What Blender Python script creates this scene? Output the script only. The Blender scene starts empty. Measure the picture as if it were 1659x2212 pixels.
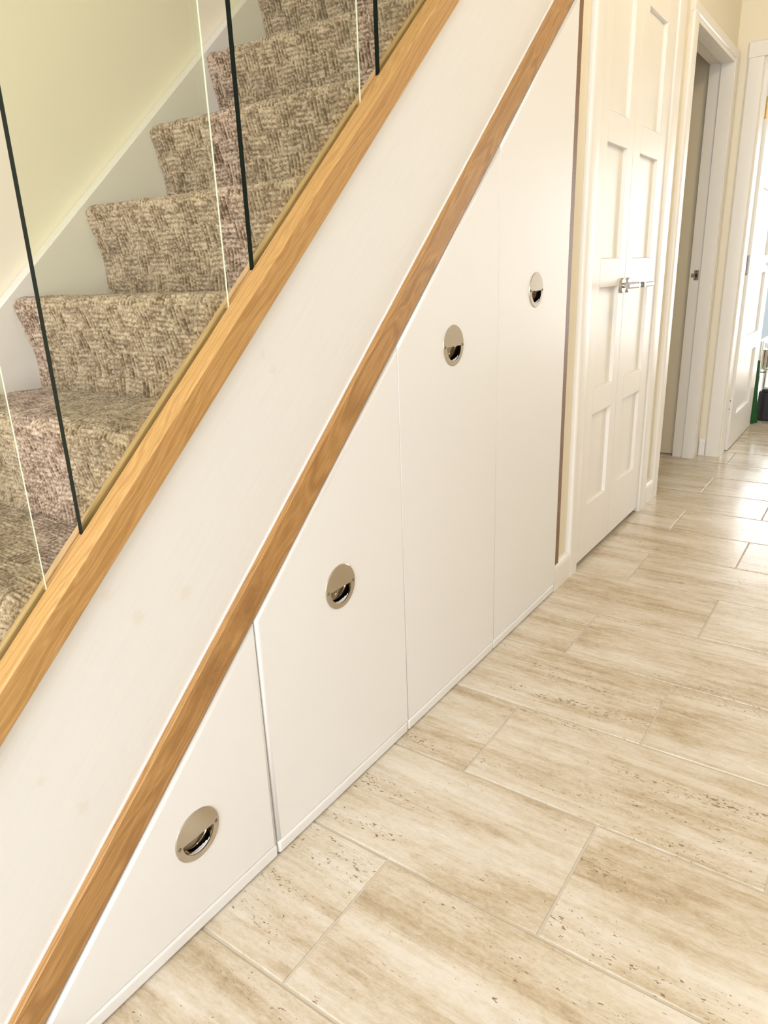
import bpy, bmesh, math, random
import numpy as np
from mathutils import Matrix, Vector

random.seed(7)
rng = np.random.default_rng(11)
scene = bpy.context.scene
COL = scene.collection

# ------------------------------------------------------------------ camera
cam_d = bpy.data.cameras.new('camera')
cam = bpy.data.objects.new('camera', cam_d)
COL.objects.link(cam)
cam_d.sensor_fit = 'HORIZONTAL'
cam_d.sensor_width = 36.0
cam_d.lens = 1518.8 / 1659 * 36.0
cam_d.clip_start = 0.02
ROT = Matrix.Rotation(math.radians(-54.441), 4, 'Z') @ Matrix.Rotation(math.radians(71.343), 4, 'X') @ Matrix.Rotation(math.radians(-2.2235), 4, 'Z')
cam.matrix_world = Matrix.Translation((0, -0.82176, 1.07)) @ ROT
scene.camera = cam

# ------------------------------------------------------------------ light and exposure
scene.view_settings.view_transform = 'Standard'
scene.view_settings.look = 'None'
scene.view_settings.gamma = 1.0
scene.view_settings.use_curve_mapping = False
scene.view_settings.exposure = 0.36
world = bpy.data.worlds.new('World')
scene.world = world
world.use_nodes = True
bg = world.node_tree.nodes['Background']
bg.inputs['Color'].default_value = (0.85, 0.93, 1.0, 1)
bg.inputs['Strength'].default_value = 0.6

def area(name, loc, direction, sx, sy, power, color):
    l = bpy.data.lights.new(name, 'AREA')
    l.shape = 'RECTANGLE'; l.size = sx; l.size_y = sy
    l.energy = power; l.color = color
    o = bpy.data.objects.new(name, l); COL.objects.link(o)
    o.location = loc
    o.rotation_euler = Vector(direction).to_track_quat('-Z', 'Y').to_euler()
    return o
# daylight through the glazed front door (behind the camera) and through the window of the room beyond
area('front_door_daylight', (-2.34, -0.55, 1.30), (1, 0, 0), 1.9, 2.1, 98, (0.875, 0.92, 1.0))
area('far_window_daylight', (8.44, -0.75, 1.15), (-1, 0, 0), 2.6, 2.0, 80, (0.95, 0.97, 1.0))
area('side_fill_light', (-1.05, -2.36, 1.55), (0, 1, 0), 2.1, 1.4, 9, (0.88, 0.93, 1.0))  # added fill from an invented opening, brightens the cupboard fronts

# ------------------------------------------------------------------ helpers
TH = math.atan(0.905); CT = math.cos(TH); ST = math.sin(TH); SLOPE = 0.905
def tag(o, label=None, cat=None, group=None, kind=None):
    if label: o['label'] = label
    if cat: o['category'] = cat
    if group: o['group'] = group
    if kind: o['kind'] = kind
    return o
def wpos(o):
    p = Vector((0, 0, 0))
    while o is not None:
        p += o.location; o = o.parent
    return p
def empty(name, loc, parent=None):
    o = bpy.data.objects.new(name, None); COL.objects.link(o)
    o.empty_display_size = 0.05
    o.parent = parent
    o.location = Vector(loc) - (wpos(parent) if parent else Vector((0, 0, 0)))
    return o
def link(name, me, mat, parent=None, origin=None, bevel=0, seg=2, smooth=False, angle=35):
    """mesh given in world coordinates; origin moves to the middle of its base."""
    o = bpy.data.objects.new(name, me)
    COL.objects.link(o)
    if origin is None:
        n = len(me.vertices); co = np.empty(n * 3); me.vertices.foreach_get('co', co); co = co.reshape(-1, 3)
        mn, mx = co.min(0), co.max(0)
        origin = ((mn[0] + mx[0]) / 2, (mn[1] + mx[1]) / 2, mn[2])
    me.transform(Matrix.Translation(-Vector(origin)))
    o.parent = parent
    o.location = Vector(origin) - (wpos(parent) if parent else Vector((0, 0, 0)))
    if mat: me.materials.append(mat)
    if bevel:
        b = o.modifiers.new('bevel', 'BEVEL'); b.width = bevel; b.segments = seg; b.limit_method = 'ANGLE'; b.angle_limit = math.radians(30)
        b.harden_normals = False
    if smooth:
        me.polygons.foreach_set('use_smooth', [True] * len(me.polygons))
        try: me.set_sharp_from_angle(angle=math.radians(angle))
        except Exception: pass
    return o
def mesh_from(verts, faces):
    me = bpy.data.meshes.new('mesh'); me.from_pydata([tuple(v) for v in verts], [], faces); me.validate(); me.update()
    bm = bmesh.new(); bm.from_mesh(me); bmesh.ops.recalc_face_normals(bm, faces=bm.faces); bm.to_mesh(me); bm.free()
    return me
BOXF = [(0, 3, 2, 1), (4, 5, 6, 7), (0, 1, 5, 4), (1, 2, 6, 5), (2, 3, 7, 6), (3, 0, 4, 7)]
def boxv(x0, x1, y0, y1, z0, z1):
    return [(x0, y0, z0), (x1, y0, z0), (x1, y1, z0), (x0, y1, z0), (x0, y0, z1), (x1, y0, z1), (x1, y1, z1), (x0, y1, z1)]
def box(name, x0, x1, y0, y1, z0, z1, mat, parent=None, bevel=0, seg=2, smooth=None):
    return link(name, mesh_from(boxv(x0, x1, y0, y1, z0, z1), BOXF), mat, parent, bevel=bevel, seg=seg, smooth=bool(bevel) if smooth is None else smooth)
def boxes(name, lst, mat, parent=None, **k):
    V, F = [], []
    for b in lst:
        n = len(V); V += boxv(*b); F += [tuple(i + n for i in f) for f in BOXF]
    return link(name, mesh_from(V, F), mat, parent, **k)
def prism(name, poly, axis, a0, a1, mat, parent=None, **k):
    """poly: 2D outline; axis 'y' -> (x,z) outline extruded in y, 'x' -> (y,z), 'z' -> (x,y)."""
    n = len(poly)
    def P(p, a):
        if axis == 'y': return (p[0], a, p[1])
        if axis == 'x': return (a, p[0], p[1])
        return (p[0], p[1], a)
    V = [P(p, a0) for p in poly] + [P(p, a1) for p in poly]
    F = [tuple(range(n)), tuple(range(2 * n - 1, n - 1, -1))] + [(i, (i + 1) % n, n + (i + 1) % n, n + i) for i in range(n)]
    return link(name, mesh_from(V, F), mat, parent, **k)
def lathe(name, prof, centre, axis, mat, parent=None, seg=40, **k):
    """prof: list of (radius, distance along axis)."""
    ax = Vector(axis).normalized(); q = ax.to_track_quat('Z', 'Y').to_matrix()
    V, F = [], []
    for r, h in prof:
        for i in range(seg):
            a = 2 * math.pi * i / seg
            V.append(Vector(centre) + q @ Vector((r * math.cos(a), r * math.sin(a), h)))
    for j in range(len(prof) - 1):
        for i in range(seg):
            F.append((j * seg + i, j * seg + (i + 1) % seg, (j + 1) * seg + (i + 1) % seg, (j + 1) * seg + i))
    F.append(tuple(range(seg - 1, -1, -1))); F.append(tuple((len(prof) - 1) * seg + i for i in range(seg)))
    k.setdefault('smooth', True)
    return link(name, mesh_from(V, F), mat, parent, **k)
def tube(name, pts, r, mat, parent=None, seg=16, **k):
    pts = [Vector(p) for p in pts]; V, F = [], []
    for i, p in enumerate(pts):
        d = (pts[min(i + 1, len(pts) - 1)] - pts[max(i - 1, 0)]).normalized()
        q = d.to_track_quat('Z', 'Y').to_matrix()
        for s in range(seg):
            a = 2 * math.pi * s / seg; V.append(p + q @ Vector((r * math.cos(a), r * math.sin(a), 0)))
    for j in range(len(pts) - 1):
        for i in range(seg):
            F.append((j * seg + i, j * seg + (i + 1) % seg, (j + 1) * seg + (i + 1) % seg, (j + 1) * seg + i))
    F.append(tuple(range(seg - 1, -1, -1))); F.append(tuple((len(pts) - 1) * seg + i for i in range(seg)))
    k.setdefault('smooth', True)
    return link(name, mesh_from(V, F), mat, parent, **k)

# ------------------------------------------------------------------ materials
class NT:
    def __init__(self, name, rough=0.5, metal=0.0, color=(0.8, 0.8, 0.8), spec=0.5):
        self.m = bpy.data.materials.new(name); self.m.use_nodes = True
        self.t = self.m.node_tree; self.p = self.t.nodes['Principled BSDF']
        self.p.inputs['Base Color'].default_value = (*color, 1); self.p.inputs['Roughness'].default_value = rough
        self.p.inputs['Metallic'].default_value = metal; self.p.inputs['Specular IOR Level'].default_value = spec
    def n(self, typ, ins=None, **props):
        nd = self.t.nodes.new(typ)
        for k, v in props.items(): setattr(nd, k, v)
        for k, v in (ins or {}).items():
            if isinstance(v, bpy.types.NodeSocket): self.t.links.new(v, nd.inputs[k])
            else: nd.inputs[k].default_value = v
        return nd
    def lk(self, a, b): self.t.links.new(a, b)
    def ramp(self, fac, stops, interp='LINEAR'):
        r = self.n('ShaderNodeValToRGB', {'Fac': fac}); r.color_ramp.interpolation = interp
        e = r.color_ramp.elements
        while len(e) < len(stops): e.new(0.5)
        for i, (p, c) in enumerate(stops):
            e[i].position = p; e[i].color = (*c, 1) if len(c) == 3 else c
        return r.outputs['Color']
    def mix(self, fac, a, b, typ='MIX'):
        nd = self.n('ShaderNodeMix', data_type='RGBA', blend_type=typ)
        for idx, v in ((0, fac), (6, a), (7, b)):
            if isinstance(v, bpy.types.NodeSocket): self.t.links.new(v, nd.inputs[idx])
            elif idx == 0: nd.inputs[0].default_value = v
            else: nd.inputs[idx].default_value = (*v, 1) if len(v) == 3 else v
        return nd.outputs[2]
    def math(self, op, a, b=0.0, c=None, clamp=False):
        nd = self.n('ShaderNodeMath', operation=op, use_clamp=clamp)
        for i, v in enumerate((a, b, c)):
            if v is None: continue
            if isinstance(v, bpy.types.NodeSocket): self.t.links.new(v, nd.inputs[i])
            else: nd.inputs[i].default_value = v
        return nd.outputs[0]
    def obj_coord(self): return self.n('ShaderNodeTexCoord').outputs['Object']
    def pos(self): return self.n('ShaderNodeNewGeometry').outputs['Position']
    def map(self, v, scale=(1, 1, 1), loc=(0, 0, 0), rot=(0, 0, 0)):
        return self.n('ShaderNodeMapping', {'Vector': v, 'Scale': scale, 'Location': loc, 'Rotation': rot}).outputs[0]
    def noise(self, v, scale, detail=4, rough=0.55, dist=0.0):
        return self.n('ShaderNodeTexNoise', {'Vector': v, 'Scale': scale, 'Detail': detail, 'Roughness': rough, 'Distortion': dist}).outputs['Fac']
    def bump(self, h, strength=0.3, dist=0.01):
        b = self.n('ShaderNodeBump', {'Height': h, 'Strength': strength, 'Distance': dist}); self.lk(b.outputs[0], self.p.inputs['Normal'])
    def base(self, c): self.lk(c, self.p.inputs['Base Color'])

def paint(name, color, rough, bump=0.05, scale=420):
    m = NT(name, rough, 0, color)
    P = m.pos()
    v = m.noise(P, 2.2, 3)
    c2 = tuple(x * 0.965 for x in color)
    m.base(m.mix(m.math('MULTIPLY', v, 1.0), color, c2))
    m.bump(m.noise(P, scale, 2), bump, 0.002)
    return m.m
M = {}
M['cupboard'] = paint('satin_cupboard_paint', (0.845, 0.835, 0.825), 0.36, 0.035)
M['gloss'] = paint('gloss_woodwork_paint', (0.86, 0.83, 0.775), 0.36, 0.03, 160)
M['wall'] = paint('cream_wall_paint', (0.86, 0.79, 0.63), 0.75, 0.06, 260)
M['ceiling'] = paint('white_ceiling_paint', (0.82, 0.79, 0.72), 0.85)
M['far_wall'] = paint('pale_wall_paint', (0.62, 0.58, 0.52), 0.8)
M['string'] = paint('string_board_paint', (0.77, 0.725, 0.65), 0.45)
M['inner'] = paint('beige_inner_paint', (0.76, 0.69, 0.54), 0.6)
M['white'] = paint('white_bead_paint', (0.9, 0.88, 0.85), 0.4)

def outer_string_mat():
    m = NT('painted_pine_string', 0.42)
    O = m.pos()
    c = (0.785, 0.77, 0.745)
    # faint brushed grain running with the slope
    g = m.map(m.map(O, rot=(0, TH, 0)), (6, 1, 160))
    grain = m.noise(g, 1.0, 4, 0.6, 0.2)
    col = m.mix(m.ramp(grain, [(0.35, (0, 0, 0)), (0.75, (1, 1, 1))]), c, tuple(x * 0.965 for x in c))
    for (x, z, r) in [(0.865, 0.925, 0.011), (0.845, 0.954, 0.008), (0.629, 0.614, 0.012), (0.54, 0.611, 0.012), (0.498, 0.661, 0.010), (0.406, 0.37, 0.011), (0.359, 0.447, 0.007)]:
        d = m.n('ShaderNodeVectorMath', {0: m.map(O, (1, 0, 1), (-x, 0, -z)), 1: (0, 0, 0)}, operation='DISTANCE').outputs['Value']
        d = m.math('ADD', d, m.math('MULTIPLY', m.noise(O, 90, 4), 0.020))
        mask = m.n('ShaderNodeMapRange', {'Value': d, 'From Min': r + 0.004, 'From Max': r + 0.012, 'To Min': 0.22, 'To Max': 0.0}).outputs[0]
        col = m.mix(mask, col, (0.66, 0.56, 0.38))
    m.base(col)
    m.bump(grain, 0.10, 0.002)
    return m.m
M['outer_string'] = outer_string_mat()

def oak_mat(name, light, mid, dark, knots=False, off=0.0):
    m = NT(name, 0.42)
    O = m.obj_coord()
    P = m.map(O, (1.0, 1, 1), (off, 0.3 * off, 0))
    warp = m.noise(m.map(P, (2.2, 14, 14)), 1.0, 3, 0.5, 0.4)
    v = m.n('ShaderNodeVectorMath', {0: m.map(P, (0.30, 5.0, 5.0), (0, 0.9, 0.55)), 1: m.n('ShaderNodeCombineXYZ', {'Y': m.math('MULTIPLY', warp, 0.30), 'Z': m.math('MULTIPLY', warp, 0.34)}).outputs[0]}, operation='ADD').outputs[0]
    wv = m.n('ShaderNodeTexWave', {'Vector': v, 'Scale': 5.5, 'Distortion': 1.6, 'Detail': 3.0, 'Detail Scale': 0.8, 'Detail Roughness': 0.6}, wave_type='RINGS', rings_direction='X').outputs['Fac']
    fine = m.noise(m.map(P, (9, 330, 330)), 1.0, 4, 0.65)
    pores = m.noise(m.map(P, (26, 700, 700)), 1.0, 2, 0.5)
    col = m.ramp(wv, [(0.0, mid), (0.45, light), (0.8, mid), (1.0, tuple(0.55 * a + 0.45 * b for a, b in zip(mid, dark)))])
    col = m.mix(m.ramp(fine, [(0.33, (0.42, 0.42, 0.42)), (0.62, (0, 0, 0))]), col, dark)
    col = m.mix(m.ramp(pores, [(0.30, (0.55, 0.55, 0.55)), (0.40, (0, 0, 0))]), col, tuple(x * 0.6 for x in dark))
    if knots:
        for (x, z, r) in [(0.983, -0.027, 0.020), (0.849, -0.030, 0.014)]:
            d = m.n('ShaderNodeVectorMath', {0: m.map(O, (0.6, 0, 1), (-x * 0.6, 0, -z)), 1: (0, 0, 0)}, operation='DISTANCE').outputs['Value']
            d = m.math('ADD', d, m.math('MULTIPLY', m.noise(O, 45, 4), 0.05))
            mask = m.n('ShaderNodeMapRange', {'Value': d, 'From Min': 0.028, 'From Max': 0.065, 'To Min': 0.8, 'To Max': 0.0}).outputs[0]
            col = m.mix(mask, col, m.mix(m.noise(O, 110, 4), (0.16, 0.065, 0.018), (0.42, 0.21, 0.07)))
    m.base(col)
    m.bump(m.math('ADD', fine, m.math('MULTIPLY', pores, 0.5)), 0.12, 0.0015)
    return m.m
M['oak'] = oak_mat('oiled_oak', (0.57, 0.335, 0.125), (0.50, 0.277, 0.090), (0.36, 0.178, 0.050))
M['oak_trim'] = oak_mat('oiled_oak_knotty', (0.52, 0.29, 0.105), (0.44, 0.235, 0.076), (0.28, 0.128, 0.036), knots=True, off=3.3)
M['oak_dull'] = oak_mat('plain_oak', (0.62, 0.42, 0.215), (0.57, 0.38, 0.185), (0.46, 0.29, 0.13), off=7.1)
M['oak_edge'] = oak_mat('bare_timber_edge', (0.24, 0.118, 0.045), (0.20, 0.096, 0.036), (0.13, 0.058, 0.02), off=1.7)

M['chrome'] = NT('polished_chrome', 0.06, 1.0, (0.82, 0.81, 0.80)).m
M['lever'] = NT('satin_stainless', 0.14, 1.0, (0.52, 0.51, 0.50)).m
def satin():
    m = NT('satin_nickel_plate', 0.17, 1.0, (0.60, 0.56, 0.50))
    m.bump(m.noise(m.pos(), 900, 2), 0.03, 0.001)
    return m.m
M['plate'] = satin()
M['cup'] = NT('cup_shaded_metal', 0.10, 1.0, (0.30, 0.25, 0.18)).m  # plate metal with the shade inside the cup put into its colour
M['steel'] = NT('zinc_steel', 0.3, 1.0, (0.26, 0.245, 0.235)).m
M['brass'] = NT('polished_brass', 0.16, 1.0, (0.85, 0.62, 0.28)).m
M['dark'] = NT('dark_slot', 0.6, 0, (0.02, 0.018, 0.015)).m
M['black'] = NT('black_plastic', 0.55, 0, (0.012, 0.012, 0.014)).m
M['green'] = NT('green_cloth', 0.9, 0, (0.012, 0.085, 0.02)).m
M['red'] = NT('red_plastic', 0.4, 0, (0.25, 0.012, 0.02)).m

def carpet_mat():
    m = NT('basketweave_carpet', 0.95, 0, spec=0.15)
    P = m.pos()
    a = m.noise(P, 420, 3, 0.7)
    y = m.n('ShaderNodeAttribute', attribute_name='yarn_and_shade').outputs['Fac']
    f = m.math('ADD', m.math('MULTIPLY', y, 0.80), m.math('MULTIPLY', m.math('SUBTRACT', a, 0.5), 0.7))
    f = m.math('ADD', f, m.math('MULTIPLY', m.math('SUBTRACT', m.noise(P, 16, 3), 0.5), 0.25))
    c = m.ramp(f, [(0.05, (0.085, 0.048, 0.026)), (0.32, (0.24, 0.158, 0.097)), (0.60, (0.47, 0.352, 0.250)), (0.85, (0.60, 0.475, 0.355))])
    m.base(c)
    m.bump(m.noise(P, 700, 3, 0.7), 0.2, 0.002)
    m.p.inputs['Sheen Weight'].default_value = 0.25
    m.p.inputs['Sheen Roughness'].default_value = 0.6
    return m.m
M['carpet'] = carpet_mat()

def tile_mat():
    m = NT('travertine_tile', 0.30)
    O = m.obj_coord()
    rnd = m.n('ShaderNodeObjectInfo').outputs['Random']
    off = m.n('ShaderNodeCombineXYZ', {'X': m.math('MULTIPLY', rnd, 37.0), 'Y': m.math('MULTIPLY', rnd, 91.0), 'Z': m.math('MULTIPLY', rnd, 13.0)}).outputs[0]
    V = m.n('ShaderNodeVectorMath', {0: O, 1: off}, operation='ADD').outputs[0]
    st = m.noise(m.map(V, (11, 1.5, 1)), 1.0, 8, 0.64, 0.8)        # streaks along the tile
    bl = m.noise(m.map(V, (7, 3.2, 1)), 1.0, 5, 0.6, 0.3)          # clouds
    gr = m.noise(m.map(V, (260, 120, 1)), 1.0, 4, 0.65)            # grain
    mo = m.noise(m.map(V, (95, 38, 1)), 1.0, 5, 0.7, 0.5)          # mottling
    ln = m.noise(m.map(V, (70, 3.5, 1)), 1.0, 5, 0.7, 0.9)         # fine veins
    f = m.math('ADD', m.math('MULTIPLY', st, 0.46), m.math('ADD', m.math('MULTIPLY', bl, 0.24), m.math('ADD', m.math('MULTIPLY', mo, 0.20), m.math('ADD', m.math('MULTIPLY', ln, 0.20), m.math('MULTIPLY', gr, 0.10)))))
    f = m.math('SUBTRACT', f, 0.09)
    col = m.ramp(f, [(0.37, (0.39, 0.29, 0.18)), (0.445, (0.51, 0.412, 0.285)), (0.51, (0.62, 0.537, 0.418)), (0.58, (0.69, 0.625, 0.53)), (0.68, (0.74, 0.69, 0.61))])
    # small pits and short fissures, gathered in bands
    band = m.noise(m.map(V, (15, 2.2, 1), (5, 3, 0)), 1.0, 4, 0.6, 0.4)
    pit = m.noise(m.map(V, (230, 90, 1), (1, 2, 0)), 1.0, 3, 0.55, 0.6)
    th = m.n('ShaderNodeMapRange', {'Value': band, 'From Min': 0.46, 'From Max': 0.70, 'To Min': 0.0, 'To Max': 0.17}).outputs[0]
    pv = m.math('SUBTRACT', m.math('ADD', pit, th), 0.728)
    pm = m.n('ShaderNodeMapRange', {'Value': pv, 'From Min': 0.0, 'From Max': 0.03}).outputs[0]
    pm = m.math('MULTIPLY', pm, 0.92)
    col = m.mix(pm, col, (0.20, 0.125, 0.05))
    m.base(col)
    ro = m.n('ShaderNodeMapRange', {'Value': st, 'From Min': 0.3, 'From Max': 0.7, 'To Min': 0.15, 'To Max': 0.28}).outputs[0]
    m.lk(m.math('ADD', ro, m.math('MULTIPLY', pm, 0.3)), m.p.inputs['Roughness'])
    h = m.math('SUBTRACT', m.math('MULTIPLY', m.noise(m.map(V, (60, 14, 1)), 1.0, 3), 0.25), pm)
    m.bump(h, 0.16, 0.0012)
    return m.m
M['tile'] = tile_mat()
def grout_mat():
    m = NT('cream_grout', 0.85)
    m.base(m.mix(m.noise(m.pos(), 500, 3), (0.56, 0.49, 0.39), (0.66, 0.59, 0.49)))
    m.bump(m.noise(m.pos(), 900, 2), 0.2, 0.001)
    return m.m
M['grout'] = grout_mat()

def glass_mat(name, tint, refl_ior=1.5):
    m = bpy.data.materials.new(name); m.use_nodes = True; t = m.node_tree
    for n in list(t.nodes): t.nodes.remove(n)
    out = t.nodes.new('ShaderNodeOutputMaterial'); mx = t.nodes.new('ShaderNodeMixShader')
    tr = t.nodes.new('ShaderNodeBsdfTransparent'); tr.inputs[0].default_value = (*tint, 1)
    gl = t.nodes.new('ShaderNodeBsdfGlossy'); gl.inputs['Roughness'].default_value = 0.0; gl.inputs['Color'].default_value = (0.95, 1.0, 0.93, 1)
    fr = t.nodes.new('ShaderNodeFresnel'); 
    geo = t.nodes.new('ShaderNodeNewGeometry'); io = t.nodes.new('ShaderNodeMapRange')
    io.inputs['To Min'].default_value = refl_ior; io.inputs['To Max'].default_value = 1.0 / refl_ior   # leaving the pane: same loss as entering
    t.links.new(geo.outputs['Backfacing'], io.inputs['Value']); t.links.new(io.outputs[0], fr.inputs['IOR'])
    t.links.new(fr.outputs[0], mx.inputs[0]); t.links.new(tr.outputs[0], mx.inputs[1]); t.links.new(gl.outputs[0], mx.inputs[2])
    t.links.new(mx.outputs[0], out.inputs[0])
    return m
M['glass'] = glass_mat('clear_balustrade_glass', (0.955, 0.965, 0.905))
M['pane'] = glass_mat('window_glass', (0.95, 0.97, 0.96))
M['glass_edge_painted_dark'] = NT('painted_dark_glass_edge', 0.2, 0, (0.003, 0.007, 0.004), spec=0.08).m  # darkness inside the pane's left end, painted in
M['glass_edge_painted_light'] = NT('painted_light_glass_edge', 0.25, 0, (0.70, 0.76, 0.64)).m  # brightness of the pane's right end, put in as colour

# ------------------------------------------------------------------ floor of single tiles
HX0, HX1 = -2.4, 4.34          # hall, front wall and end wall
HY0 = -2.4                     # hall wall opposite the cupboards
floor = boxes('floor', [(-2.4, 8.5, -2.4, 0.9, -0.05, -0.0028), (4.46, 8.5, -3.0, -2.4, -0.05, -0.0028)], M['grout'], bevel=0)
tag(floor, 'pale travertine tiled hall floor laid in staggered rows', 'floor', kind='structure')
TW, TL, GR = 0.3012, 0.610, 0.0046
X00, YE = 0.5612, -0.184
def tile_mesh(w, l):
    me = mesh_from(boxv(-w / 2, w / 2, -l / 2, l / 2, -0.009, 0.0), BOXF)
    bm = bmesh.new(); bm.from_mesh(me)
    top = [e for e in bm.edges if all(v.co.z > -0.001 for v in e.verts)]
    bmesh.ops.bevel(bm, geom=top, offset=0.0018, segments=2, profile=0.5, affect='EDGES')
    bm.to_mesh(me); bm.free(); me.materials.append(M['tile'])
    return me
full_tile = tile_mesh(TW - GR - 0.0018, TL - GR)
cache = {}
for k in range(-6, 22):
    x0 = X00 + k * TW; x1 = x0 + TW
    ye = YE if k % 2 == 0 else YE - TL / 2
    ylim1 = 0.012 if x1 < 3.45 else 0.62
    if x0 > 4.34: ylim1 = 0.62
    for j in range(-4, 4):
        a, b = ye + j * TL, ye + (j + 1) * TL
        a2, b2 = max(a, -2.39), min(b, ylim1)
        if b2 - a2 < 0.02: continue
        key = round(b2 - a2, 3)
        if abs(key - TL) < 0.004: me = full_tile
        else:
            if key not in cache: cache[key] = tile_mesh(TW - GR - 0.0018, b2 - a2 - GR)
            me = cache[key]
        o = bpy.data.objects.new('tile', me); COL.objects.link(o); o.parent = floor
        o.location = Vector(((x0 + x1) / 2, (a2 + b2) / 2, 0.0)) - wpos(floor)

# ------------------------------------------------------------------ walls and ceilings
def S(o, label, cat): return tag(o, label, cat, kind='structure')
S(box('wall_stairs', -2.4, 4.6, 0.9035, 1.0, -0.05, 5.0, M['wall']), 'cream painted wall rising beside the carpeted stairs', 'wall')
w = boxes('wall_hall', [(2.1800, 2.372, 0.0185, 0.052, 0, 2.6), (2.372, 3.145, 0.0185, 0.115, 2.012, 2.6), (3.145, 3.448, 0.0185, 0.115, 0, 2.6),
                        (3.448, 4.238, 0.0185, 0.115, 2.012, 2.6), (4.238, 4.345, 0.0185, 0.115, 0, 2.6)], M['wall'])
S(w, 'cream hall wall around the white double doors and the open doorway', 'wall')
S(box('wall_upper', -2.4, 4.6, 0.0, 0.10, 2.6, 5.0, M['wall']), 'cream upper wall above the hall ceiling line', 'wall')
e = boxes('wall_end', [(4.342, 4.46, -0.118, 0.115, 0, 2.6), (4.342, 4.46, -0.95, -0.118, 2.012, 2.6), (4.342, 4.46, -2.4, -0.95, 0, 2.6)], M['wall'])
S(e, 'cream end wall around the far open doorway', 'wall')
S(boxes('wall_opposite', [(-2.4, -2.15, -2.5, -2.4, 0, 2.6), (0.05, 4.46, -2.5, -2.4, 0, 2.6), (-2.15, 0.05, -2.5, -2.4, 0, 0.8), (-2.15, 0.05, -2.5, -2.4, 2.3, 2.6)], M['far_wall']), 'pale hall wall opposite the cupboards', 'wall')
S(boxes('wall_front', [(-2.5, -2.4, -2.5, -1.55, 0, 5), (-2.5, -2.4, 0.45, 1.0, 0, 5), (-2.5, -2.4, -1.55, 0.45, 2.3, 5), (-2.5, -2.4, -1.55, 0.45, 0, 0.2)], M['wall']), 'cream front wall around the glazed entrance', 'wall')
S(box('ceiling', -2.5, 4.46, -2.5, 0.0, 2.6, 2.7, M['ceiling']), 'white ceiling over the hall', 'ceiling')
S(box('ceiling_stairwell', -2.5, 4.6, 0.0, 1.0, 5.0, 5.1, M['ceiling']), 'white ceiling over the stairwell', 'ceiling')
S(box('wall_stairwell_end', 4.46, 4.6, 0.116, 0.897, 2.45, 5.0, M['wall']), 'cream wall closing the top of the stairwell', 'wall')
S(box('wall_light_block', 2.372, 3.145, 0.0560, 0.0760, 0.0, 2.44, M['inner']), 'unseen board added behind the double doors to block light', 'wall')  # added close behind the leaves so the gap under them goes dark
# small room behind the open doorway
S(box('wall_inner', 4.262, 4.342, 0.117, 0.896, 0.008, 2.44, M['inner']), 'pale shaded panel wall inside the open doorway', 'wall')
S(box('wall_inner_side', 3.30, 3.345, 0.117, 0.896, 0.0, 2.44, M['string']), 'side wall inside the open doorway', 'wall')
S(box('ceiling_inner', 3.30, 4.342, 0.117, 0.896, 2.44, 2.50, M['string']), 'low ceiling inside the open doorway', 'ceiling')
# room beyond the end door
S(boxes('wall_far_room', [(8.5, 8.6, -3.0, -2.1, 0, 2.6), (8.5, 8.6, 0.6, 0.9, 0, 2.6), (8.5, 8.6, -2.1, 0.6, 0, 0.1), (8.5, 8.6, -2.1, 0.6, 2.2, 2.6)], M['white']), 'white far wall around the bright window', 'wall')
S(box('wall_far_room_left', 4.46, 8.6, 0.64, 0.74, 0, 2.6, M['white']), 'white left wall of the far room', 'wall')
S(box('wall_far_room_right', 4.46, 8.6, -3.1, -3.0, 0, 2.6, M['white']), 'white right wall of the far room', 'wall')
S(box('ceiling_far_room', 4.46, 8.6, -3.1, 0.74, 2.6, 2.7, M['ceiling']), 'white ceiling of the far room', 'ceiling')
def window(name, x, y0, y1, z0, z1, axis, label):
    r = empty(name, (x if axis == 'x' else (y0 + y1) / 2, (y0 + y1) / 2 if axis == 'x' else x, z0)); S(r, label, 'window')
    t = 0.05
    bars = [(y0, y0 + t, z0, z1), (y1 - t, y1, z0, z1), (y0, y1, z0, z0 + t), (y0, y1, z1 - t, z1), ((y0 + y1) / 2 - t / 2, (y0 + y1) / 2 + t / 2, z0, z1)]
    for a, b, c, d in bars:
        if axis == 'x': box('window_frame', x, x + 0.05, a, b, c, d, M['white'], r)
        else: box('window_frame', a, b, x, x + 0.05, c, d, M['white'], r)
    if axis == 'x': box('pane', x + 0.02, x + 0.026, y0 + t, y1 - t, z0 + t, z1 - t, M['pane'], r)
    else: box('pane', y0 + t, y1 - t, x + 0.02, x + 0.026, z0 + t, z1 - t, M['pane'], r)
    return r
window('window_1', 8.52, -2.1, 0.6, 0.1, 2.2, 'x', 'bright white framed window in the far room')
window('window_2', -2.47, -1.55, 0.45, 0.2, 2.3, 'x', 'glazed entrance screen in the front wall')
window('window_added', -2.47, -2.15, 0.05, 0.8, 2.3, 'y', 'white framed window added in the pale hall wall for fill light')  # unseen window added to go with the side fill

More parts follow.
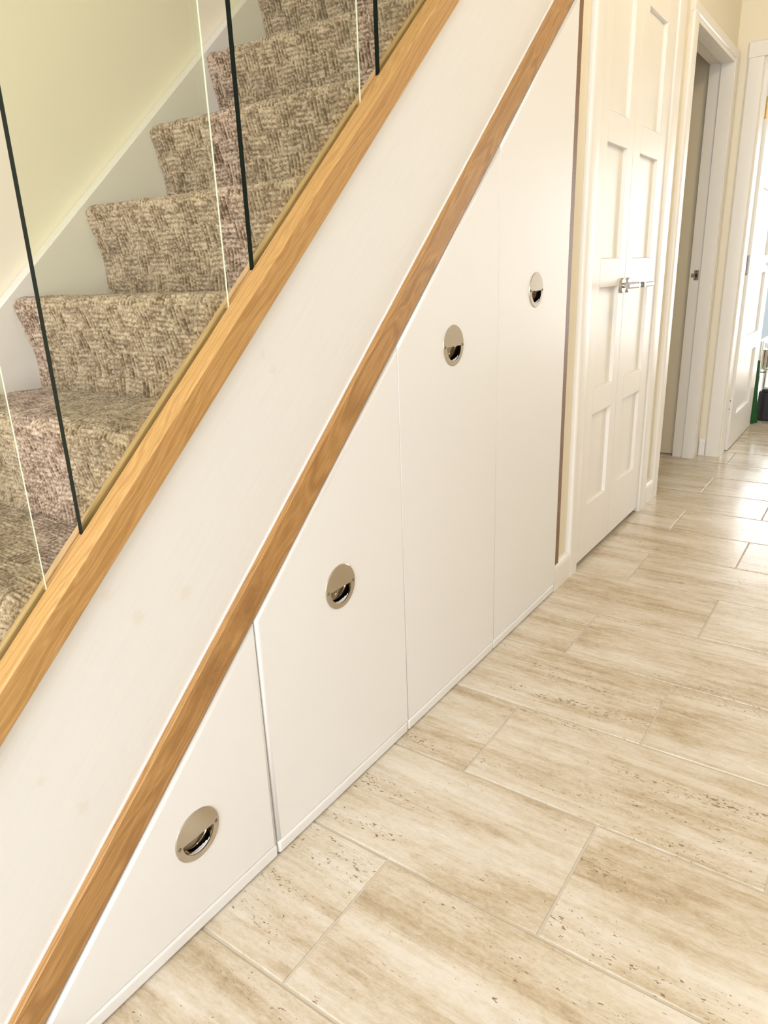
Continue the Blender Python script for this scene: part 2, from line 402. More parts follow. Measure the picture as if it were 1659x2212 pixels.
# ------------------------------------------------------------------ stairs: strings and carpet
stairs = empty('staircase', (1.2, 0.45, 0.0))
tag(stairs, 'straight closed staircase with white painted side boards', 'staircase')
def band(c0, c1, x0, x1):      # strip between two slope lines
    return [(x0, SLOPE * x0 + c0), (x1, SLOPE * x1 + c0), (x1, SLOPE * x1 + c1), (x0, SLOPE * x0 + c1)]
XA, XB = 0.02, 2.60
prism('outer_string', band(-0.155, 0.2500, 0.02, 2.149), 'y', 0.0125, 0.055, M['outer_string'], stairs)['label'] = 'cream painted outer side board with faint knots'
prism('sealant_bead', [(x, SLOPE * x - 0.0916 + 0.0002) for x in (0.10, 2.149)] + [(x, SLOPE * x - 0.0916 + 0.0040) for x in (2.149, 0.10)], 'y', 0.0105, 0.0130, M['white'], stairs)
WS = prism('wall_string', band(-0.13, 0.2385, -0.3, 3.3), 'y', 0.872, 0.9030, M['string'], stairs, bevel=0.004, seg=2, smooth=True)
WS['label'] = 'white skirting board along the stair wall'

GO, RI = 0.229, 0.2085
X5, Z5 = 0.905, 1.049
def carpet_mesh(seed):
    r = np.random.default_rng(seed)
    # profile of one step, from the riser's foot over the nosing to the next riser's foot
    pts = [(0.036, -RI - 0.014), (0.033, -RI), (0.033, -RI + 0.05), (0.031, -RI + 0.075), (0.026, -RI + 0.10), (0.006, -0.040), (0.0018, -0.028)]
    for a in np.linspace(190, 95, 9):
        pts.append((0.0215 + 0.0205 * math.cos(math.radians(a)), -0.0205 + 0.0205 * math.sin(math.radians(a))))
    pts += [(0.06, 0.0), (GO + 0.033, 0.0), (GO + 0.052, -0.001)]
    pts = np.array(pts)
    seg = np.hypot(*np.diff(pts, axis=0).T); s = np.r_[0, np.cumsum(seg)]
    nv = int(s[-1] / 0.0017); sv = np.linspace(0, s[-1], nv)
    px = np.interp(sv, s, pts[:, 0]); pz = np.interp(sv, s, pts[:, 1])
    k = np.ones(7) / 7
    sm = lambda a: np.convolve(np.pad(a, 3, mode='edge'), k, 'valid')
    px, pz = sm(px), sm(pz)
    tx, tz = np.gradient(px), np.gradient(pz); L = np.hypot(tx, tz); nx, nz = -tz / L, tx / L
    y0, y1 = 0.0575, 0.874
    nu = int((y1 - y0) / 0.0017); u = np.linspace(y0, y1, nu)
    U, Sv = np.meshgrid(u, sv)
    # basket weave: square blocks of ribs, turned from block to block
    def smooth_noise(shape, cells):
        g = r.random((cells[0] + 3, cells[1] + 3)); yy = np.linspace(0, cells[0], shape[0]); xx = np.linspace(0, cells[1], shape[1])
        iy, ix = yy.astype(int), xx.astype(int); fy, fx = (yy - iy)[:, None], (xx - ix)[None, :]
        fy = fy * fy * (3 - 2 * fy); fx = fx * fx * (3 - 2 * fx)
        a = g[np.ix_(iy, ix)]; b = g[np.ix_(iy, ix + 1)]; c = g[np.ix_(iy + 1, ix)]; d = g[np.ix_(iy + 1, ix + 1)]
        return (a * (1 - fx) + b * fx) * (1 - fy) + (c * (1 - fx) + d * fx) * fy
    wob = (smooth_noise(U.shape, (8, 14)) - 0.5) * 0.005
    uu, vv = U + wob, Sv + (smooth_noise(U.shape, (8, 14)) - 0.5) * 0.007
    B = 0.052; per = 0.0104
    iu, iv = np.floor(uu / B).astype(int), np.floor(vv / B).astype(int)
    par = (iu + iv) % 2
    jit = r.random((400, 400))
    ph = jit[iu % 400, iv % 400] * 0.6
    def groove(t, wdt):                                # flat-topped ribs parted by narrow grooves
        d = np.abs((t + 0.5) % 1.0 - 0.5) / wdt
        return 1 - np.exp(-d * d)
    ribu = groove(uu / per + ph, 0.24); ribv = groove(vv / per + ph, 0.20)
    loopv = 0.5 + 0.5 * np.cos(2 * np.pi * (vv / 0.0065 + np.floor(uu / per + ph + 0.5) * 0.5)); loopu = 0.5 + 0.5 * np.cos(2 * np.pi * (uu / 0.0065 + np.floor(vv / per + ph + 0.5) * 0.5))
    H = np.where(par == 0, ribu * (0.80 + 0.30 * loopv), 0.30 + ribv * (0.45 + 0.25 * loopu))
    # tone of the yarns: heathered tone per rib, with shade painted into the grooves between ribs
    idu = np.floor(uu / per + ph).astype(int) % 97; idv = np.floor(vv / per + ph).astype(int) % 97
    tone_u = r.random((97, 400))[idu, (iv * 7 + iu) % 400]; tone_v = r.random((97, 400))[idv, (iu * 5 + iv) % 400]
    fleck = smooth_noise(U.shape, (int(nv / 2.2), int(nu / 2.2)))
    yarn_and_shade = np.where(par == 0, 0.20 * tone_u + 0.40 * ribu + 0.04, 0.22 * tone_v + 0.22 + 0.20 * ribv) + 0.75 * (fleck - 0.5) + 0.3 * (smooth_noise(U.shape, (30, 60)) - 0.5) + 0.10
    H = H * (0.70 + 0.60 * smooth_noise(U.shape, (22, 40)))
    flat = 1.0 - 0.5 * np.clip((Sv - (s[-1] - GO + 0.02)) / 0.03, 0, 1)      # worn flatter on the tread
    H = 0.0066 * H * flat + 0.0006 * (r.random(U.shape) - 0.5) + 0.003 * (smooth_noise(U.shape, (12, 24)) - 0.5)
    H = H * np.clip((y1 - U) / 0.012, 0.25, 1) - 0.0045
    X = px[:, None] + nx[:, None] * H; Z = pz[:, None] + nz[:, None] * H
    V = np.stack([X, U, Z], -1).reshape(-1, 3)
    a = (np.arange(nv - 1)[:, None] * nu + np.arange(nu - 1)[None, :]).ravel()
    F = np.stack([a, a + 1, a + nu + 1, a + nu], -1)
    me = bpy.data.meshes.new('carpet_step')
    me.vertices.add(len(V)); me.vertices.foreach_set('co', V.ravel())
    me.loops.add(F.size); me.loops.foreach_set('vertex_index', F.ravel().astype(np.int32))
    me.polygons.add(len(F)); me.polygons.foreach_set('loop_start', np.arange(0, F.size, 4, dtype=np.int32))
    me.polygons.foreach_set('use_smooth', np.ones(len(F), bool))
    me.update(calc_edges=True); me.materials.append(M['carpet'])
    at = me.attributes.new('yarn_and_shade', 'FLOAT', 'POINT'); at.data.foreach_set('value', np.clip(yarn_and_shade, 0, 1).ravel().astype(np.float32))
    return me
carpet = empty('stair_carpet', (X5, 0.45, 0.0))
tag(carpet, 'beige basket weave carpet wrapped over every step of the stairs', 'carpet')
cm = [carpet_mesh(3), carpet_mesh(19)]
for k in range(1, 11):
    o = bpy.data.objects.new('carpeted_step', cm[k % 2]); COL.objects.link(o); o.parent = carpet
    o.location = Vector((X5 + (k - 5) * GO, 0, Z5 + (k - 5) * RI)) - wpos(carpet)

# ------------------------------------------------------------------ glass balustrade on its oak base rail
bal = empty('glass_balustrade', (0.9, 0.04, 0.3048 + SLOPE * 0.9))
tag(bal, 'frameless glass balustrade in a grooved oak base rail', 'balustrade')
def sloped(name, c_top, hgt_v, y0, y1, x0, x1, mat, parent, bevel=0.0, seg=2):
    """timber lying along the slope, modelled along its own length; top line z = SLOPE*x + c_top."""
    L0, L1 = x0 / CT, x1 / CT; h = hgt_v * CT
    me = mesh_from(boxv(L0, L1, y0, y1, -h, 0.0), BOXF)
    o = bpy.data.objects.new(name, me); COL.objects.link(o); o.parent = parent
    o.location = Vector((0, 0, c_top)) - (wpos(parent) if parent else Vector((0, 0, 0)))
    o.rotation_euler = (0, -TH, 0); me.materials.append(mat)
    if bevel:
        b = o.modifiers.new('bevel', 'BEVEL'); b.width = bevel; b.segments = seg; b.limit_method = 'ANGLE'
        me.polygons.foreach_set('use_smooth', [True] * len(me.polygons))
        try: me.set_sharp_from_angle(angle=math.radians(35))
        except Exception: pass
    return o
sloped('base_rail', 0.3048, 0.0571, 0.0, 0.0375, 0.0, 2.147, M['oak'], bal, 0.0022)
sloped('inner_bead', 0.3040, 0.0500, 0.0500, 0.0600, 0.0, 2.147, M['oak_dull'], bal, 0.003)['label'] = 'plain oak bead behind the glass'
sloped('groove_base', 0.2760, 0.0220, 0.0375, 0.0500, 0.0, 2.147, M['oak_dull'], bal)
GP = [(0.120, 0.4325), (0.4970, 0.8065), (0.8690, 1.1815), (1.2455, 1.557)]
for a, b in zip([0.0] + [p[1] for p in GP], [p[0] for p in GP] + [1.62]):
    sloped('groove_filler', 0.2985, 0.022, 0.0382, 0.0494, a + 0.0005, b - 0.0005, M['oak'], bal)
for a, b in GP:
    yb0, yb1 = 0.0390, 0.0488
    poly = [(a, SLOPE * a + 0.279), (b, SLOPE * b + 0.279), (b, SLOPE * b + 1.23), (a, SLOPE * a + 1.23)]
    ym = yb0 + 0.0032                                   # strip coloured pale for light in the glass edge, rest clear
    V = [(x, y, z) for y in (yb0, yb1) for x, z in poly] + [(b, ym, poly[1][1]), (b, ym, poly[2][1])]
    F = [(0, 1, 2, 3), (7, 6, 5, 4), (0, 4, 5, 8, 1), (3, 2, 9, 6, 7), (4, 0, 3, 7), (1, 8, 9, 2), (8, 5, 6, 9)]
    gp = link('glass_panel', mesh_from(V, F), M['glass'], bal)
    gp.data.materials.append(M['glass_edge_painted_dark']); gp.data.materials.append(M['glass_edge_painted_light'])
    gp.data.polygons[4].material_index = 1; gp.data.polygons[5].material_index = 2

# ------------------------------------------------------------------ oak trim above the cupboards
ct = sloped('oak_trim', -0.0916, 0.0724, 0.0, 0.0120, 0.17, 2.148, M['oak_trim'], None, 0.0012)
tag(ct, 'knotty oak trim strip running above the white cupboard fronts', 'trim')
o = box('oak_edging', 2.1492, 2.1798, 0.0015, 0.0300, 0.099, 2.6, M['oak_edge'], None)
o.rotation_euler = (0, 0, 0)
tag(o, 'narrow upright brown timber edging beside the tallest cupboard front', 'edging')

# carcass behind the fronts
poly = [(0.262, 0.004), (2.149, 0.004), (2.149, SLOPE * 2.149 - 0.158), (0.262, SLOPE * 0.262 - 0.158)]
S(prism('wall_cupboard_back', poly, 'y', 0.0215, 0.05, M['cupboard']), 'white carcass board behind the cupboard fronts', 'wall')

# ------------------------------------------------------------------ under-stair cupboards
def flush_pull(cx, cz, parent):
    r = empty('flush_pull', (cx, 0.0, cz), parent); r['label'] = 'round recessed metal finger pull'
    R1, R2 = 0.0452, 0.0330
    # plate: disc with a half-moon opening below the middle
    N = 48
    outer = [(R1 * math.cos(2 * math.pi * i / N), R1 * math.sin(2 * math.pi * i / N)) for i in range(N)]
    m = 24
    hole = [(R2 * math.cos(math.pi + math.pi * i / m), -0.002 + R2 * math.sin(math.pi + math.pi * i / m)) for i in range(m + 1)]
    bm = bmesh.new()
    vo = [bm.verts.new((cx + x, -0.0022, cz + z)) for x, z in outer]
    vh = [bm.verts.new((cx + x, -0.0022, cz + z)) for x, z in hole]
    eo = [bm.edges.new((vo[i], vo[(i + 1) % N])) for i in range(N)]; eh = [bm.edges.new((vh[i], vh[(i + 1) % len(vh)])) for i in range(len(vh))]
    bmesh.ops.triangle_fill(bm, use_beauty=True, use_dissolve=False, edges=eo + eh)
    inside = [f for f in bm.faces if (lambda c: c.z - cz < -0.002 and math.hypot(c.x - cx, c.z - cz + 0.002) < R2 * 0.97 and all(v in vh for v in f.verts))(f.calc_center_median())]
    bmesh.ops.delete(bm, geom=inside, context='FACES')
    # rolled rim of the disc
    rim = [vo]
    for rr, yy in ((R1 + 0.0012, -0.0014), (R1 + 0.0016, 0.0004)):
        rim.append([bm.verts.new((cx + rr * math.cos(2 * math.pi * i / N), yy, cz + rr * math.sin(2 * math.pi * i / N))) for i in range(N)])
    for a, b in zip(rim[:-1], rim[1:]):
        for i in range(N): bm.faces.new((a[i], a[(i + 1) % N], b[(i + 1) % N], b[i]))
    # lip of the half-moon opening
    lip = [bm.verts.new((v.co.x, 0.0012, v.co.z)) for v in vh]
    for i in range(len(vh)):
        j = (i + 1) % len(vh); bm.faces.new((vh[i], vh[j], lip[j], lip[i]))
    bmesh.ops.recalc_face_normals(bm, faces=bm.faces)
    me = bpy.data.meshes.new('plate'); bm.to_mesh(me); bm.free()
    link('plate', me, M['plate'], r, smooth=True, angle=30)
    # cup behind
    V, F = [], []
    prof = [(0.0330, 0.0012), (0.0322, 0.0105), (0.0300, 0.0135), (0.0, 0.0145)]
    for rr, yy in prof:
        for i in range(32):
            a = 2 * math.pi * i / 32; V.append((cx + rr * math.cos(a), yy, cz - 0.002 + rr * math.sin(a)))
    for j in range(len(prof) - 1):
        for i in range(32): F.append((j * 32 + i, j * 32 + (i + 1) % 32, (j + 1) * 32 + (i + 1) % 32, (j + 1) * 32 + i))
    link('cup', mesh_from(V, F), M['cup'], r, smooth=True)['label'] = 'hollow cup behind the plate, its shade painted dark'
    for sx in (-1, 1):
        lathe('screw', [(0.0034, 0.0), (0.0034, 0.0008), (0.0022, 0.0014), (0.0011, 0.0006)], (cx + sx * 0.0392, -0.0020, cz - 0.001), (0, -1, 0), M['steel'], r, seg=14)
    return r
XD = [0.262, 0.7535, 1.2180, 1.6800, 2.1480]
PULL = [(0.577, 0.194), (0.990, 0.484), (1.450, 0.909), (1.913, 1.014)]
LAB = ['lowest and smallest white triangular cupboard front, nearest the floor end of the stairs',
       'white sloping cupboard front right of the smallest triangular one',
       'white sloping cupboard front left of the tallest one',
       'tallest white cupboard front, beside the brown timber edging']
CDOOR = -0.1725
def front_mesh(x0, x1, px, pz):
    """panel outline with a round hole for the pull, rounded front arris via bevel modifier"""
    poly = [(x0, 0.0345), (x1, 0.0345), (x1, SLOPE * x1 + CDOOR), (x0, SLOPE * x0 + CDOOR)]
    return poly
for i in range(4):
    x0, x1 = XD[i] + (0.0016 if i < 2 else 0.0010), XD[i + 1] - (0.0016 if i == 0 else 0.0010)
    c = empty('pull_out_cupboard', ((x0 + x1) / 2, 0.0, 0.0)); tag(c, LAB[i], 'cupboard', 'under-stair cupboard fronts')
    px, pz = PULL[i]
    fp = prism('front_panel', front_mesh(x0, x1, px, pz), 'y', 0.0, 0.018, M['cupboard'], c)
    # cut the hole for the finger pull
    bm = bmesh.new(); bm.from_mesh(fp.data)
    off = Vector((px, 0, pz)) - wpos(fp)
    ff = [f for f in bm.faces if f.normal.y < -0.9]
    ring_e = []
    es = list({e for f in ff for e in f.edges})
    bmesh.ops.delete(bm, geom=ff, context='FACES_ONLY')
    ring = [bm.verts.new((off.x + 0.0345 * math.cos(2 * math.pi * q / 32), -wpos(fp).y, off.z + 0.0345 * math.sin(2 * math.pi * q / 32))) for q in range(32)]
    re_ = [bm.edges.new((ring[q], ring[(q + 1) % 32])) for q in range(32)]
    bmesh.ops.triangle_fill(bm, use_beauty=True, edges=es + re_)
    rs = set(ring)
    bmesh.ops.delete(bm, geom=[f for f in bm.faces if all(v in rs for v in f.verts)], context='FACES_ONLY')
    back = [bm.verts.new(v.co + Vector((0, 0.016, 0))) for v in ring]
    for q in range(32): bm.faces.new((ring[q], ring[(q + 1) % 32], back[(q + 1) % 32], back[q]))
    bm.faces.new(back)
    bmesh.ops.recalc_face_normals(bm, faces=bm.faces)
    bm.to_mesh(fp.data); bm.free()
    # arris: well rounded along the slope and beside the first joint, barely eased elsewhere
    bw = fp.data.attributes.new('bevel_weight_edge', 'FLOAT', 'EDGE'); wp = wpos(fp)
    for e in fp.data.edges:
        a, b = (fp.data.vertices[q].co + wp for q in e.vertices)
        if abs(a.y) > 1e-5 or abs(b.y) > 1e-5: continue
        edge_pts = [(x0, 0.0345), (x1, 0.0345), (x1, SLOPE * x1 + CDOOR), (x0, SLOPE * x0 + CDOOR)]
        def on(p, q): return abs(p.x - q[0]) < 1e-4 and abs(p.z - q[1]) < 1e-4
        ca = [q for q in range(4) if on(a, edge_pts[q])]; cb = [q for q in range(4) if on(b, edge_pts[q])]
        if not ca or not cb: continue
        pair = tuple(sorted((ca[0], cb[0])))
        big = pair == (2, 3) or (i == 1 and pair == (0, 3)) or (i == 0 and pair == (1, 2))
        if pair in ((0, 1), (1, 2), (2, 3), (0, 3)): bw.data[e.index].value = 1.0 if big else 0.12
    bv = fp.modifiers.new('bevel', 'BEVEL'); bv.width = 0.0080; bv.segments = 4; bv.limit_method = 'WEIGHT'
    fp.data.polygons.foreach_set('use_smooth', [True] * len(fp.data.polygons))
    fp.data.set_sharp_from_angle(angle=math.radians(24))
    box('kick_strip', x0, x1, -0.0005, 0.020, 0.0025, 0.0318, M['cupboard'], c, bevel=0.006, seg=4)
    flush_pull(px, pz, c)

# ------------------------------------------------------------------ skirting and architraves
def arch_profile(w, t, round_left=True):
    """flat board with a rounded outer edge; list of (across, out)"""
    pts = [(0, 0), (0, t * 0.45)]
    for a in np.linspace(180, 95, 8):
        pts.append((0.013 + 0.013 * math.cos(math.radians(a)), t - 0.010 + 0.010 * math.sin(math.radians(a))))
    pts += [(w * 0.55, t), (w * 0.9, t * 0.97), (w - 0.003, t * 0.93), (w, t * 0.80), (w, 0)]
    return pts
def arch_upright(name, xo, xi, yface, z1, label, thick=0.0185, z0=0.0):
    """architrave upright on a wall facing -y; xo outer edge, xi inner edge"""
    s = 1 if xi > xo else -1
    poly = [(xo + s * a, yface - o) for a, o in arch_profile(abs(xi - xo), thick)]
    o = prism(name, poly, 'z', z0, z1, M['gloss'], None, smooth=True, angle=28)
    return S(o, label, 'trim')
def arch_head(name, x0, x1, yface, z_in, z_out, label, thick=0.0185):
    poly = [(yface - o, z_out - a) for a, o in arch_profile(z_out - z_in, thick)]
    o = prism(name, poly, 'x', x0, x1, M['gloss'], None, smooth=True, angle=28)
    return S(o, label, 'trim')
YF = 0.0184
arch_upright('trim_1', 2.289, 2.3705, YF, 2.012, 'cream upright door surround nearest the tall cupboard')
arch_upright('trim_2', 3.245, 3.1460, YF, 2.012, 'cream upright door surround on the right of the double doors', 0.024)
arch_head('trim_3', 2.289, 3.245, YF, 2.0125, 2.092, 'cream head moulding above the double doors')
arch_upright('trim_4', 3.372, 3.446, YF, 2.005, 'bright upright door surround left of the open doorway', 0.024)
arch_upright('trim_5', 4.325, 4.238, YF, 2.005, 'cream upright door surround right of the open doorway', 0.022)
arch_head('trim_6', 3.372, 4.325, YF, 2.0055, 2.050, 'cream head moulding above the open doorway', 0.022)
# lining of the open doorway
S(boxes('trim_7', [(4.2185, 4.2378, 0.0, 0.058, 0, 2.003), (4.2300, 4.2378, 0.058, 0.1145, 0, 2.003), (3.4485, 3.462, 0.0, 0.1145, 0, 2.003), (3.462, 4.2185, 0.0, 0.058, 1.984, 2.004), (3.462, 4.230, 0.058, 0.1145, 1.994, 2.004)], M['gloss'], bevel=0.0008), 'pale lining with stop inside the open doorway', 'trim')
# lining and surround of the end doorway (its wall faces -x)
poly = [(4.342 - o, -0.040 - a) for a, o in arch_profile(0.074, 0.018)]
S(prism('trim_8', poly, 'z', 0, 2.010, M['gloss'], None, smooth=True, angle=28), 'cream upright surround beside the hinged far door', 'trim')
S(box('trim_9', 4.324, 4.3415, -1.03, -0.040, 2.0105, 2.080, M['gloss'], bevel=0.003), 'cream head moulding above the far doorway', 'trim')
S(boxes('trim_10', [(4.3425, 4.4605, -0.1222, -0.1182, 0, 2.0115), (4.3425, 4.4605, -0.95, -0.936, 0, 2.0115), (4.3425, 4.4605, -0.936, -0.1225, 1.998, 2.0115)], M['gloss']), 'pale lining of the far doorway', 'trim')

def skirt_poly(t, h):
    pts = [(0, 0), (t, 0), (t, h - 0.024)]
    for a in np.linspace(0, 80, 7):
        pts.append((t - 0.013 + 0.013 * math.cos(math.radians(a)), h - 0.024 + 0.021 * math.sin(math.radians(a))))
    pts += [(0.003, h - 0.003), (0, h - 0.001)]
    return pts
def skirt(name, x0, x1, yw, label, t=0.0178, h=0.100):
    poly = [(yw - a, z) for a, z in skirt_poly(t, h)]
    return S(prism(name, poly, 'x', x0, x1, M['gloss'], None, smooth=True, angle=28), label, 'skirting')
skirt('baseboard_hall', 2.1500, 2.2885, YF, 'short white skirting between tall cupboard and double doors')
skirt('baseboard_corner', 3.2455, 3.3715, YF, 'short white skirting between double doors and open doorway', 0.0225)
skirt('baseboard_stair_foot', -0.30, 0.2605, -0.0003, 'white rounded skirting at the foot of the oak trim', 0.0175, 0.098)
poly = [(4.3418 - a, z) for a, z in skirt_poly(0.015, 0.100)]
n = len(poly)
o = link('baseboard_end', mesh_from([(p[0], -0.0395, p[1]) for p in poly] + [(p[0], -0.0075, p[1]) for p in poly], [tuple(range(n)), tuple(range(2 * n - 1, n - 1, -1))] + [(i, (i + 1) % n, n + (i + 1) % n, n + i) for i in range(n)]), M['gloss'])
S(o, 'tiny piece of white skirting in the far hall corner', 'skirting')

# ------------------------------------------------------------------ doors
def panel_door(name, label, ax0, ax1, z0, z1, s0, s1, rails, face, thick, axis_sign, mat):
    """door lying along x with its face at y=face looking to -y. s0,s1: inner edges of the stiles; rails: list of (z0,z1)"""
    d = empty(name, ((ax0 + ax1) / 2, face, z0)); S(d, label, 'door')
    yb = face + thick
    box('stile', ax0, s0 - 0.0004, face, yb, z0, z1, mat, d, bevel=0.0012)
    box('stile', s1 + 0.0004, ax1, face, yb, z0, z1, mat, d, bevel=0.0012)
    for a, b in rails: box('rail', s0 + 0.0005, s1 - 0.0005, face, yb, a, b, mat, d, bevel=0.0014)
    for (a, b), (c, e2) in zip(rails[:-1], rails[1:]):
        box('panel', s0, s1, face + 0.0135, yb - 0.010, b, c, mat, d)
        # sloping bead round the sunk panel, wider at the sides and foot
        V, F = [], []
        def bead(p0, p1, q0, q1):
            n = len(V)
            V.extend([(p0[0], face + 0.0005, p0[1]), (p1[0], face + 0.0005, p1[1]), (q1[0], face + 0.0134, q1[1]), (q0[0], face + 0.0134, q0[1])])
            F.append((n, n + 1, n + 2, n + 3))
        w = 0.0018
        A, B2, C2, D2 = (s0, b), (s1, b), (s1, c), (s0, c)
        a_, b_, c_, d_ = (s0 + w, b + w), (s1 - w, b + w), (s1 - w, c - w), (s0 + w, c - w)
        bead(A, B2, a_, b_); bead(B2, C2, b_, c_); bead(C2, D2, c_, d_); bead(D2, A, d_, a_)
        link('panel_bead', mesh_from(V, F), mat, d)
    return d
RZ = [(0.0215, 0.232), (0.568, 0.658), (1.000, 1.094), (1.443, 1.533), (1.890, 2.006)]
d1 = panel_door('door_1', 'left leaf of the white panelled double doors beside the tall cupboard', 2.3720, 2.7215, 0.0215, 2.006, 2.4520, 2.6560, RZ, 0.0045, 0.036, 1, M['gloss'])
d2 = panel_door('door_2', 'right leaf of the white panelled double doors next to the open doorway', 2.7245, 3.1435, 0.0215, 2.006, 2.8040, 3.0320, RZ, 0.0045, 0.036, 1, M['gloss'])
def lever(x, z, face, sgn, parent, length=0.118):
    h = empty('lever_handle', (x, face, z), parent); h['label'] = 'polished chrome lever handle on a round rose'
    lathe('rose', [(0.0262, 0.0), (0.0262, 0.0085), (0.0250, 0.0100), (0.0, 0.0102)], (x, face, z), (0, -1, 0), M['lever'], h)
    tube('neck', [(x, face - 0.010, z), (x, face - 0.066, z)], 0.0098, M['lever'], h, seg=20)
    tube('lever', [(x - sgn * 0.0095, face - 0.0575, z), (x + sgn * length, face - 0.0575, z)], 0.0096, M['lever'], h, seg=20)
    return h
lever(2.6890, 1.000, 0.0045, -1, d1); lever(2.7570, 1.000, 0.0045, 1, d2)
lathe('bolt', [(0.006, 0), (0.006, 0.016), (0.004, 0.017)], (3.075, 0.012, 0.006), (0, 0, 1), M['steel'], d2, seg=14)

RZ2 = [(0.006, 0.200), (0.548, 0.648), (0.998, 1.096), (1.443, 1.540), (1.890, 1.995)]
d3 = panel_door('door_3', 'white panelled far door standing open into the bright room', 4.4875, 5.2700, 0.006, 1.995, 4.640, 5.098, RZ2, -0.1350, 0.0335, 1, M['gloss'])
lever(5.200, 1.045, -0.1350, -1, d3)
def hinge(z0, z1, mat, label, rounded=False):
    h = empty('hinge', (4.4868, -0.118, z0), d3); h['label'] = label
    y0, y1 = -0.1300, -0.1030
    poly = [(y0, z0), (y1, z0), (y1, z1)]
    if rounded:
        poly += [(y0 + 0.018 + 0.018 * math.cos(math.radians(a)), z1 - 0.03 + 0.03 * math.sin(math.radians(a))) for a in np.linspace(80, 180, 7)]
    else: poly += [(y0, z1)]
    prism('hinge_leaf', poly, 'x', 4.4855, 4.4874, mat, h)
    tube('knuckle', [(4.4850, -0.1015, z0), (4.4850, -0.1015, z1)], 0.0032, mat, h, seg=10)
    for t in (0.15, 0.4, 0.65, 0.88):
        lathe('screw', [(0.0036, 0), (0.0030, 0.0006), (0.0, 0.0006)], (4.4855, -0.1180 + (0.005 if t in (0.4, 0.88) else -0.002), z0 + t * (z1 - z0)), (-1, 0, 0), M['dark'] if rounded else M['chrome'], h, seg=10)
hinge(0.236, 0.333, M['white'], 'white painted hinge', True)
hinge(0.993, 1.095, M['steel'], 'grey steel hinge')
hinge(1.757, 1.860, M['brass'], 'brass hinge')
# strike plate on the jamb of the open doorway
sp = empty('strike_plate', (4.2295, 0.080, 0.985))
tag(sp, 'small metal strike plate on the jamb of the open doorway', 'strike plate')
boxes('plate', [(4.2285, 4.2300, 0.068, 0.092, 0.978, 0.993), (4.2285, 4.2300, 0.068, 0.092, 1.013, 1.030), (4.2285, 4.2300, 0.068, 0.074, 0.993, 1.013), (4.2285, 4.2300, 0.087, 0.106, 0.993, 1.013)], M['plate'], sp)
box('latch_hole_shade', 4.2294, 4.2299, 0.0742, 0.0868, 0.9932, 1.0128, M['dark'], sp)  # dark sheet in place of the shade inside the opening
for z in (0.9855, 1.0215): lathe('screw', [(0.0035, 0), (0.002, 0.0008), (0.0, 0.0003)], (4.2285, 0.081, z), (-1, 0, 0), M['dark'], sp, seg=10)

# ------------------------------------------------------------------ things in the far room
tr = empty('serving_trolley', (5.72, -0.28, 0.0)); tag(tr, 'chrome and glass serving trolley in the bright far room', 'trolley')
for x in (5.60, 5.95):
    for y in (-0.105, -0.46):
        tube('post', [(x, y, 0.03), (x, y, 0.535)], 0.014, M['chrome'], tr, seg=14)
        lathe('caster', [(0.010, -0.008), (0.016, -0.004), (0.016, 0.004), (0.010, 0.008)], (x, y, 0.016), (0, 1, 0), M['black'], tr, seg=14)
for z in (0.526, 0.330): box('shelf', 5.575, 5.975, -0.485, -0.080, z, z + 0.008, M['pane'], tr, bevel=0.002)
box('shelf_frame', 5.572, 5.580, -0.488, -0.077, 0.322, 0.3295, M['chrome'], tr)
lathe('saucepan', [(0.055, 0.0), (0.058, 0.006), (0.058, 0.135), (0.060, 0.138), (0.050, 0.140), (0.0, 0.141)], (5.665, -0.150, 0.3385), (0, 0, 1), M['chrome'])
tag(bpy.data.objects['saucepan'], 'tall shiny steel pot on the lower trolley shelf', 'pot')
bn = empty('storage_crate', (5.66, -0.33, 0.0)); tag(bn, 'black plastic crate on the floor under the trolley', 'crate')
prism('crate_body', [(5.470, -0.56), (5.470, -0.170), (5.500, -0.135), (5.570, -0.130), (5.570, -0.56)], 'z', 0.004, 0.205, M['black'], bn, bevel=0.012)
box('rim', 5.462, 5.572, -0.566, -0.158, 0.205, 0.225, M['black'], bn, bevel=0.006)
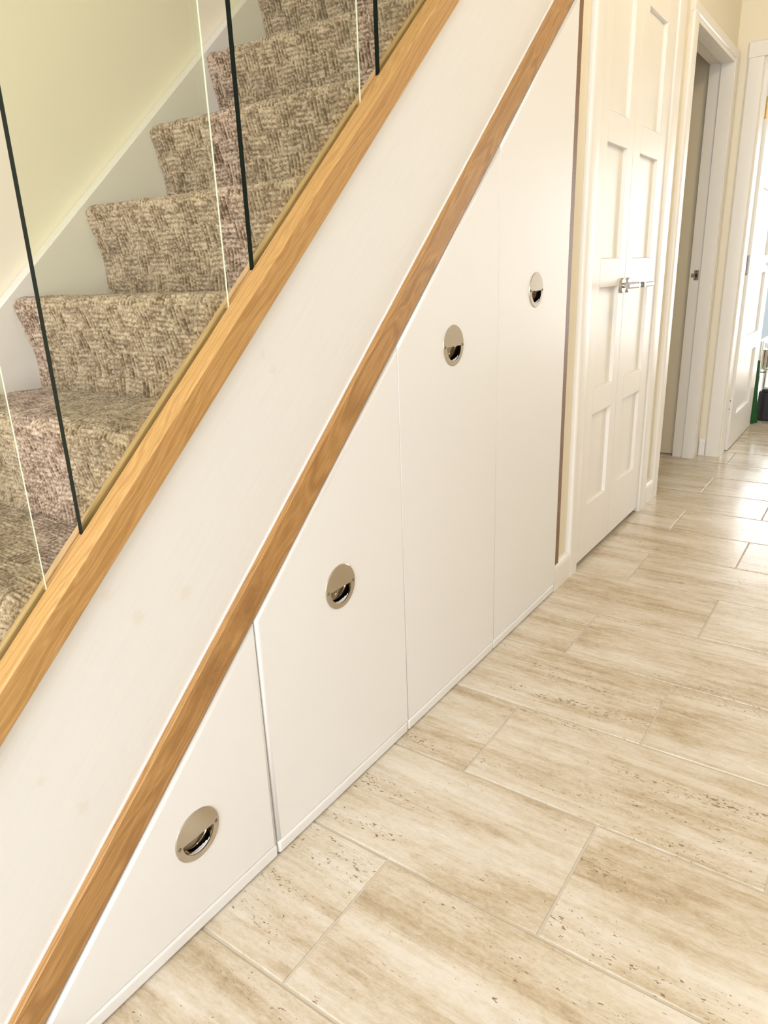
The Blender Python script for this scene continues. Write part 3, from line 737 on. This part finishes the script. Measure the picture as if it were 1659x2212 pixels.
# crumpled green cloth bag leaning behind the door edge
V, F = [], []
for j in range(15):
    t = j / 14; z = 0.004 + 0.42 * t
    wx = 0.045 * (1 - 0.75 * t); wy = 0.034 * (1 - 0.70 * t)
    for i in range(20):
        a = 2 * math.pi * i / 20; k = 1 + 0.16 * math.sin(3 * a + 5 * t) + 0.10 * math.sin(7 * a - 9 * t)
        V.append((5.395 + 0.02 * t + wx * k * math.cos(a), -0.122 + 0.004 * t + wy * k * math.sin(a), z))
for j in range(14):
    for i in range(20): F.append((j * 20 + i, j * 20 + (i + 1) % 20, (j + 1) * 20 + (i + 1) % 20, (j + 1) * 20 + i))
F += [tuple(range(19, -1, -1)), tuple(14 * 20 + i for i in range(20))]
gb = link('cloth_bag', mesh_from(V, F), M['green'], smooth=True, angle=80)
tag(gb, 'dark green cloth bag leaning behind the far door', 'bag')
lathe('bowl', [(0.020, 0.0), (0.034, 0.006), (0.050, 0.030), (0.054, 0.046), (0.050, 0.046), (0.044, 0.030), (0.0, 0.012)], (5.53, -0.250, 0.2255), (0, 0, 1), M['red'])
tag(bpy.data.objects['bowl'], 'small dark red bowl on the black crate', 'bowl')

# ------------------------------------------------------------------ ceiling lamps in the hall (above the frame); cupboard one added to even the light
for lx, ly, en, colr, lab in ((2.7, -1.05, 15, (1.0, 0.80, 0.50), 'round white flush ceiling lamp over the double doors'), (0.9, -1.35, 11, (1.0, 0.90, 0.80), 'round white flush ceiling lamp added to even light on the cupboards')):
    cl = empty('ceiling_lamp', (lx, ly, 2.5995)); tag(cl, lab, 'lamp', 'hall ceiling lamps')
    lathe('base', [(0.07, 0), (0.07, 0.02), (0.05, 0.022)], (lx, ly, 2.5995), (0, 0, -1), M['white'], cl)
    lathe('shade', [(0.16, 0.022), (0.17, 0.03), (0.165, 0.034), (0.0, 0.036)], (lx, ly, 2.5995), (0, 0, -1), M['white'], cl)
    pl = bpy.data.lights.new('bulb', 'POINT'); pl.energy = en; pl.color = colr; pl.shadow_soft_size = 0.12
    po = bpy.data.objects.new('bulb', pl); COL.objects.link(po); po.location = (lx, ly, 2.42)
